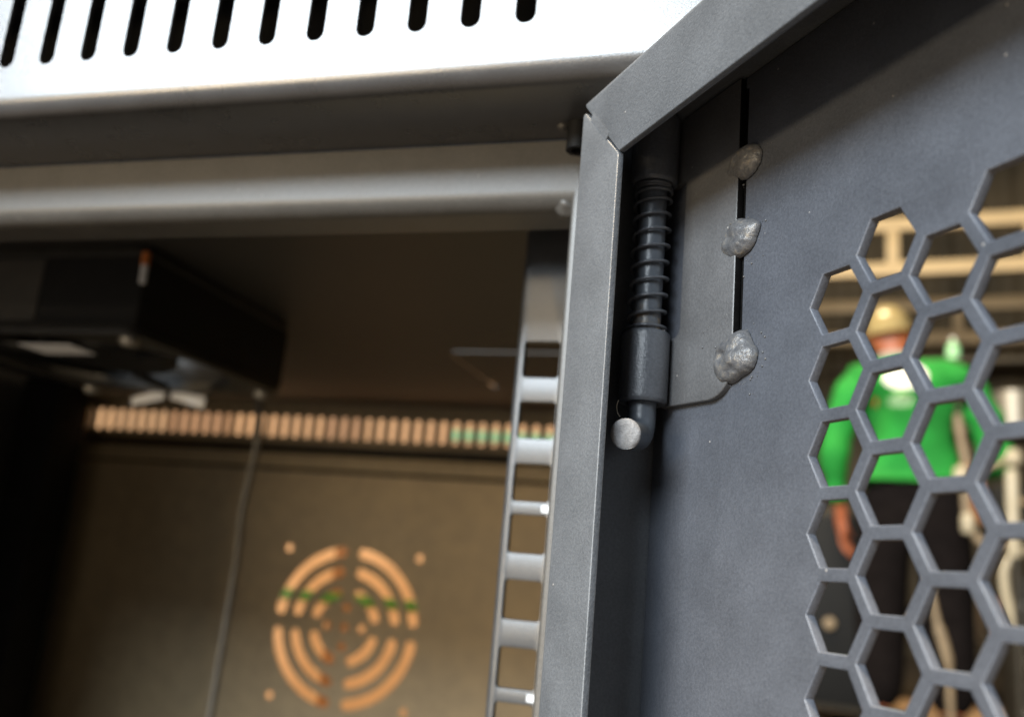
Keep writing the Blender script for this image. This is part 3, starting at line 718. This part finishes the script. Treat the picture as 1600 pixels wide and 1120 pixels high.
chains = [[(P0, 0.14, 0.10), ((0, 0, 1.10), 0.12, 0.085), ((-0.01, 0, 1.28), 0.145, 0.095), ((-0.035, 0, 1.39), 0.09, 0.07), (neck, 0.055, 0.055), ((-0.064, 0.008, 1.495), 0.056, 0.060), (hd0, 0.074, 0.085), ((-0.078, 0.018, 1.60), 0.072, 0.088), ((-0.080, 0.016, 1.645), 0.045, 0.055)],
          [(hd0, 0.074, 0.085), ((-0.120, 0.105, 1.530), 0.014, 0.014)],
          [(hd0, 0.074, 0.085), ((-0.155, 0.000, 1.545), 0.016, 0.022)], [(hd0, 0.074, 0.085), ((0.010, 0.020, 1.545), 0.016, 0.022)],
          [((-0.01, 0, 1.28), 0.145, 0.095), ((-0.17, 0, 1.375), 0.048, 0.048), ((-0.282, -0.005, 1.08), 0.034, 0.034), (WL, 0.026, 0.022)],
          [((-0.01, 0, 1.28), 0.145, 0.095), ((0.17, 0, 1.38), 0.048, 0.048), ((0.290, -0.018, 1.07), 0.034, 0.034), (WRt, 0.026, 0.022)],
          [(P0, 0.14, 0.10), ((-0.10, 0, 0.86), 0.085, 0.085), ((-0.115, 0.02, 0.49), 0.058, 0.058), ((-0.125, -0.01, 0.10), 0.038, 0.042), ((-0.135, 0.12, 0.045), 0.035, 0.030)],
          [(P0, 0.14, 0.10), ((0.10, 0, 0.86), 0.085, 0.085), ((0.115, 0.02, 0.49), 0.058, 0.058), ((0.125, -0.01, 0.10), 0.038, 0.042), ((0.135, 0.12, 0.045), 0.035, 0.030)]]
chains += hand(WL, (0.12, 0.10, -1), (0.3, 1, 0.1)) + hand(WRt, (-0.4, 1, 0.1), (-0.3, 0, 1))
skin_mesh('body', chains, M['skin'], per)
C0 = (0, 0, 1.12)
sh = [[(C0, 0.185, 0.130), ((0, 0, 0.965), 0.195, 0.142)], [(C0, 0.185, 0.130), ((-0.01, -0.005, 1.27), 0.200, 0.130), ((-0.03, 0, 1.37), 0.155, 0.105), ((-0.05, 0, 1.425), 0.075, 0.072)],
      [((-0.03, 0, 1.37), 0.155, 0.105), ((-0.185, 0, 1.365), 0.085, 0.085), ((-0.258, -0.005, 1.22), 0.070, 0.070), ((-0.290, -0.01, 1.06), 0.062, 0.062), ((-0.268, 0.045, 0.875), 0.046, 0.046)],
      [((-0.03, 0, 1.37), 0.155, 0.105), ((0.165, 0, 1.375), 0.085, 0.085), ((0.250, -0.01, 1.22), 0.070, 0.070), ((0.298, -0.02, 1.05), 0.064, 0.064), ((0.250, 0.20, 1.06), 0.046, 0.046)]]
shirt = skin_mesh('shirt', sh, M['shirt'], per, 3)
for v in shirt.data.vertices:                                              # cloth folds
    q = v.co; w = noise.noise(Vector((q.x * 7, q.y * 7, q.z * 16))) + 0.6 * noise.noise(Vector((q.x * 16 + 4, q.y * 10, q.z * 9)))
    v.co = q + v.normal * 0.017 * w
tr = [[((0, 0, 1.02), 0.170, 0.122), ((0, 0, 0.90), 0.180, 0.134)]]
for s in (-1, 1):
    tr.append([((0, 0, 0.90), 0.175, 0.130), ((s * 0.105, 0, 0.80), 0.125, 0.115), ((s * 0.115, 0.02, 0.49), 0.110, 0.100), ((s * 0.122, 0.0, 0.13), 0.092, 0.090)])
skin_mesh('trousers', tr, M['trouser'], per)
for s in (-1, 1):
    skin_mesh('boot', [[((s * 0.125, -0.03, 0.16), 0.052, 0.052), ((s * 0.126, -0.02, 0.055), 0.054, 0.050), ((s * 0.132, 0.10, 0.046), 0.050, 0.042), ((s * 0.137, 0.17, 0.040), 0.042, 0.036)]], M['boot'], per)
hatm = Matrix.Translation((-0.080, 0.016, 1.575)) @ Matrix.Rotation(R(-8), 4, 'Y') @ Matrix.Rotation(R(6), 4, 'X')
prof = [(0.0, 0.104), (0.020, 0.103), (0.045, 0.095), (0.070, 0.077), (0.088, 0.052), (0.098, 0.022), (0.101, 0.0), (0.103, -0.008), (0.126, -0.014), (0.128, -0.018), (0.104, -0.014), (0.097, 0.0), (0.092, 0.022)]
lathe('hard_hat', prof, lambda x, y, z: hatm @ Vector((x * 0.86, y * 1.04 + (0.012 if z < -0.005 and y > 0 else 0), z)), M['hat'], per, 40, local=True)
lathe('collar', [(0.062, -0.012), (0.070, -0.012), (0.066, 0.028), (0.060, 0.028)], lambda x, y, z: Vector((-0.056 + x, 0.0 + y, 1.445 + z)), M['collar'], per, 28, local=True, close=True)

# ------------------------------------------------------------------ things standing about the workshop
def local_tube(name, pts, r, m_, root, seg=12): return tube(name, pts, r, m_, root, seg, True)
st = empty('gas_stand', bgp(0.262, 3.0, 0), RB); tag(st, 'cream upright stand with a knob and side bar, right of the person', 'stand')
local_tube('post', [(0, 0, 0.03), (0, 0, 0.30), (0, 0, 0.66)], 0.011, M['machine'], st)
local_tube('grip', [(-0.004, 0, 0.66), (-0.004, 0, 0.675), (-0.004, 0, 0.77), (-0.004, 0, 0.785), (-0.004, 0, 0.80), (-0.003, 0, 0.89), (-0.003, 0, 0.905)], [0.016, 0.018, 0.018, 0.0165, 0.0175, 0.0175, 0.013], M['cream'], st)
lathe('knob', [(0.0, -0.025), (0.015, -0.022), (0.024, -0.008), (0.024, 0.008), (0.015, 0.022), (0.0, 0.025)], lambda x, y, z: Vector((0.002 + x, y, 0.938 + z)), M['cream'], st, 20, True)
local_tube('side_bar', [(-0.012, 0, 0.928), (-0.075, 0, 0.908)], 0.010, M['hose'], st)
lathe('base', [(0.0, 0.0), (0.13, 0.0), (0.13, 0.015), (0.03, 0.03), (0.0, 0.03)], lambda x, y, z: Vector((x, y, z)), M['machine'], st, 28, True)
h1 = empty('rubber_hose', bgp(0.15, 3.2, 0), RB); tag(h1, 'tan rubber hose hanging in front of the green shirt', 'hose')
s3 = 3.2 / 3.0
local_tube('hose_length', spline([((q[0] - 0.15) * 1.0, 0, (q[1] - 0.47) * s3 + 0.47) for q in ((0.132, 1.06), (0.139, 1.0), (0.150, 0.93), (0.156, 0.885), (0.148, 0.82), (0.152, 0.775), (0.163, 0.735), (0.185, 0.700), (0.225, 0.690), (0.255, 0.700))], 6), 0.012, M['hose'], h1)
lathe('coupling', [(0.0, -0.030), (0.017, -0.030), (0.022, -0.022), (0.022, 0.020), (0.014, 0.030), (0.0, 0.030)], lambda x, y, z: Vector((-0.012 + x, -0.01 + y, 0.905 + z)), M['cream'], h1, 16, True)
lathe('coupling', [(0.0, -0.030), (0.015, -0.030), (0.019, -0.022), (0.019, 0.020), (0.013, 0.030), (0.0, 0.030)], lambda x, y, z: Vector((0.003 + x, -0.01 + y, 0.765 + z)), M['cream'], h1, 16, True)
local_tube('hook', spline([(-0.018, 0, 1.10), (-0.012, 0.02, 1.16), (0.01, 0.05, 1.17), (0.02, 0.09, 1.14)], 5), 0.007, M['machine'], h1)
h2 = empty('welding_cable', bgp(0.07, 3.0, 0), RB); tag(h2, 'tan welding cable hanging in front of the dark trousers', 'cable')
local_tube('cable_length', spline([(-0.03, 0, 0.60), (-0.024, 0, 0.54), (-0.008, 0, 0.46), (0.008, 0, 0.40), (0.018, 0, 0.34), (0.020, 0, 0.24), (0.03, 0, 0.10), (0.06, 0, 0.012)], 6), [0.009] * 13 + [0.014] * 10 + [0.010] * 20, M['hose'], h2)
mc = empty('power_unit', bgp(0.40, 3.35, 0), RB); tag(mc, 'grey brown power unit with rivets at the right edge', 'machine')
box('housing', (-0.13, -0.12, 0.10), (0.30, 0.40, 0.62), M['machine'], mc, 0.012, True)
for q in range(6):
    lathe('rivet', [(0.0, 0.010), (0.008, 0.008), (0.012, 0.0)], lambda x, y, z: Vector((-0.105 + x, -0.121 - z, 0.16 + 0.075 * q + y)), M['alu'], mc, 12, True)
for x in (-0.09, 0.26):
    for y in (-0.08, 0.36): lathe('castor', [(0.0, 0.0), (0.03, 0.0), (0.035, 0.03), (0.03, 0.095), (0.0, 0.098)], lambda a, b, z: Vector((x + a, y + b, z)), M['black'], mc, 14, True)
local_tube('cable', spline([(-0.04, -0.16, 0.66), (-0.10, -0.19, 0.69), (-0.15, -0.19, 0.65), (-0.155, -0.19, 0.58), (-0.14, -0.19, 0.50), (-0.125, -0.19, 0.44), (-0.12, -0.18, 0.38), (-0.12, -0.15, 0.30)], 6), 0.013, M['cream'], mc)
bc = empty('equipment_box', bgp(-0.42, 4.7, 0), RB); tag(bc, 'dark equipment box with a pale round knob, left of the person', 'box')
box('housing', (-0.30, -0.20, 0.06), (0.26, 0.25, 0.92), M['machine'], bc, 0.01, True)
box('door_leaf', (-0.28, -0.215, 0.09), (0.24, -0.201, 0.89), M['black'], bc, 0.004, True)
lathe('knob', [(0.0, 0.035), (0.022, 0.030), (0.026, 0.012), (0.016, 0.0)], lambda x, y, z: Vector((0.082 + x, -0.215 - z, 0.42 + y)), M['hose'], bc, 18, True)
for x in (-0.26, 0.22):
    for y in (-0.16, 0.21): lathe('foot', [(0.0, 0.0), (0.03, 0.0), (0.03, 0.03), (0.02, 0.059), (0.0, 0.059)], lambda a, b, z: Vector((x + a, y + b, z)), M['black'], bc, 14, True)
sh_ = empty('shelf_rack', bgp(0.55, 6.2, 0), RB); tag(sh_, 'dark shelf rack standing behind the person', 'shelf')
for x in (-0.75, 0.75):
    for y in (-0.2, 0.2): box('upright', (x - 0.02, y - 0.02, 0), (x + 0.02, y + 0.02, 2.0), M['machine'], sh_, 0.003, True)
for z in (0.35, 1.0, 1.55, 1.96): box('shelf_board', (-0.73, -0.22, z), (0.73, 0.22, z + 0.03), M['machine'], sh_, 0.003, True)
wb = empty('plywood_board', bgp(-0.1, 5.6, 0), RB + 0.2); tag(wb, 'pale plywood board lying on the floor beyond the dark boots', 'board')
box('board_sheet', (-0.9, -0.55, 0.002), (1.6, 0.75, 0.02), M['ply'], wb, 0.002, True)
random.seed(21)
goods = [('tool_case', 'dark tool case', 'case'), ('paint_tin', 'dull paint tin', 'tin'), ('parts_bin', 'brown parts bin', 'bin')]
where = {0.38: 'on the lowest shelf of the rack', 1.03: 'on the second shelf of the rack', 1.58: 'on the third shelf of the rack'}
cnt = 0
for z in (0.381, 1.031, 1.581):
    x = -0.66
    for j, wid in enumerate((0.26, 0.20, 0.30, 0.17, 0.24)):
        nm, lb, ct = goods[(cnt + j) % 3]; hh = random.uniform(0.14, 0.30)
        g_ = empty(nm, bgp(0.55 + x + wid / 2, 6.2, z), RB)
        order = ('first', 'second', 'third', 'fourth', 'last')[j]
        tag(g_, lb + ', ' + order + ' from the left ' + where[round(z - 0.001, 2)], ct, 'goods on the shelf rack')
        if nm == 'paint_tin':
            lathe('can', [(0.0, 0.0), (wid * 0.42, 0.0), (wid * 0.42, hh), (wid * 0.40, hh + 0.006), (wid * 0.37, hh - 0.004), (0.0, hh - 0.004)], lambda a, b, c: Vector((a, b, c)), M['alu'], g_, 24, True)
        else:
            box('shell', (-wid / 2, -0.13, 0), (wid / 2, 0.13, hh), M['tape'] if nm == 'parts_bin' else M['black'], g_, 0.012, True)
            box('front_handle', (-wid * 0.2, -0.145, hh * 0.55), (wid * 0.2, -0.131, hh * 0.68), M['hose'], g_, 0.003, True)
        x += wid + 0.03
    cnt += 1
bo = empty('plastic_bottle', bgp(0.235, 6.1, 1.991), RB); bo.scale = (0.62, 0.62, 0.62); tag(bo, 'mint green plastic bottle on the rack over the right shoulder', 'bottle')
lathe('flask', [(0.0, 0.0), (0.055, 0.0), (0.06, 0.02), (0.06, 0.13), (0.045, 0.17), (0.022, 0.19), (0.02, 0.205), (0.0, 0.205)], lambda x, y, z: Vector((x, y, z)), M['mint'], bo, 20, True)
lathe('cap', [(0.0, 0.206), (0.024, 0.206), (0.024, 0.24), (0.0, 0.24)], lambda x, y, z: Vector((x, y, z)), M['white'], bo, 16, True)
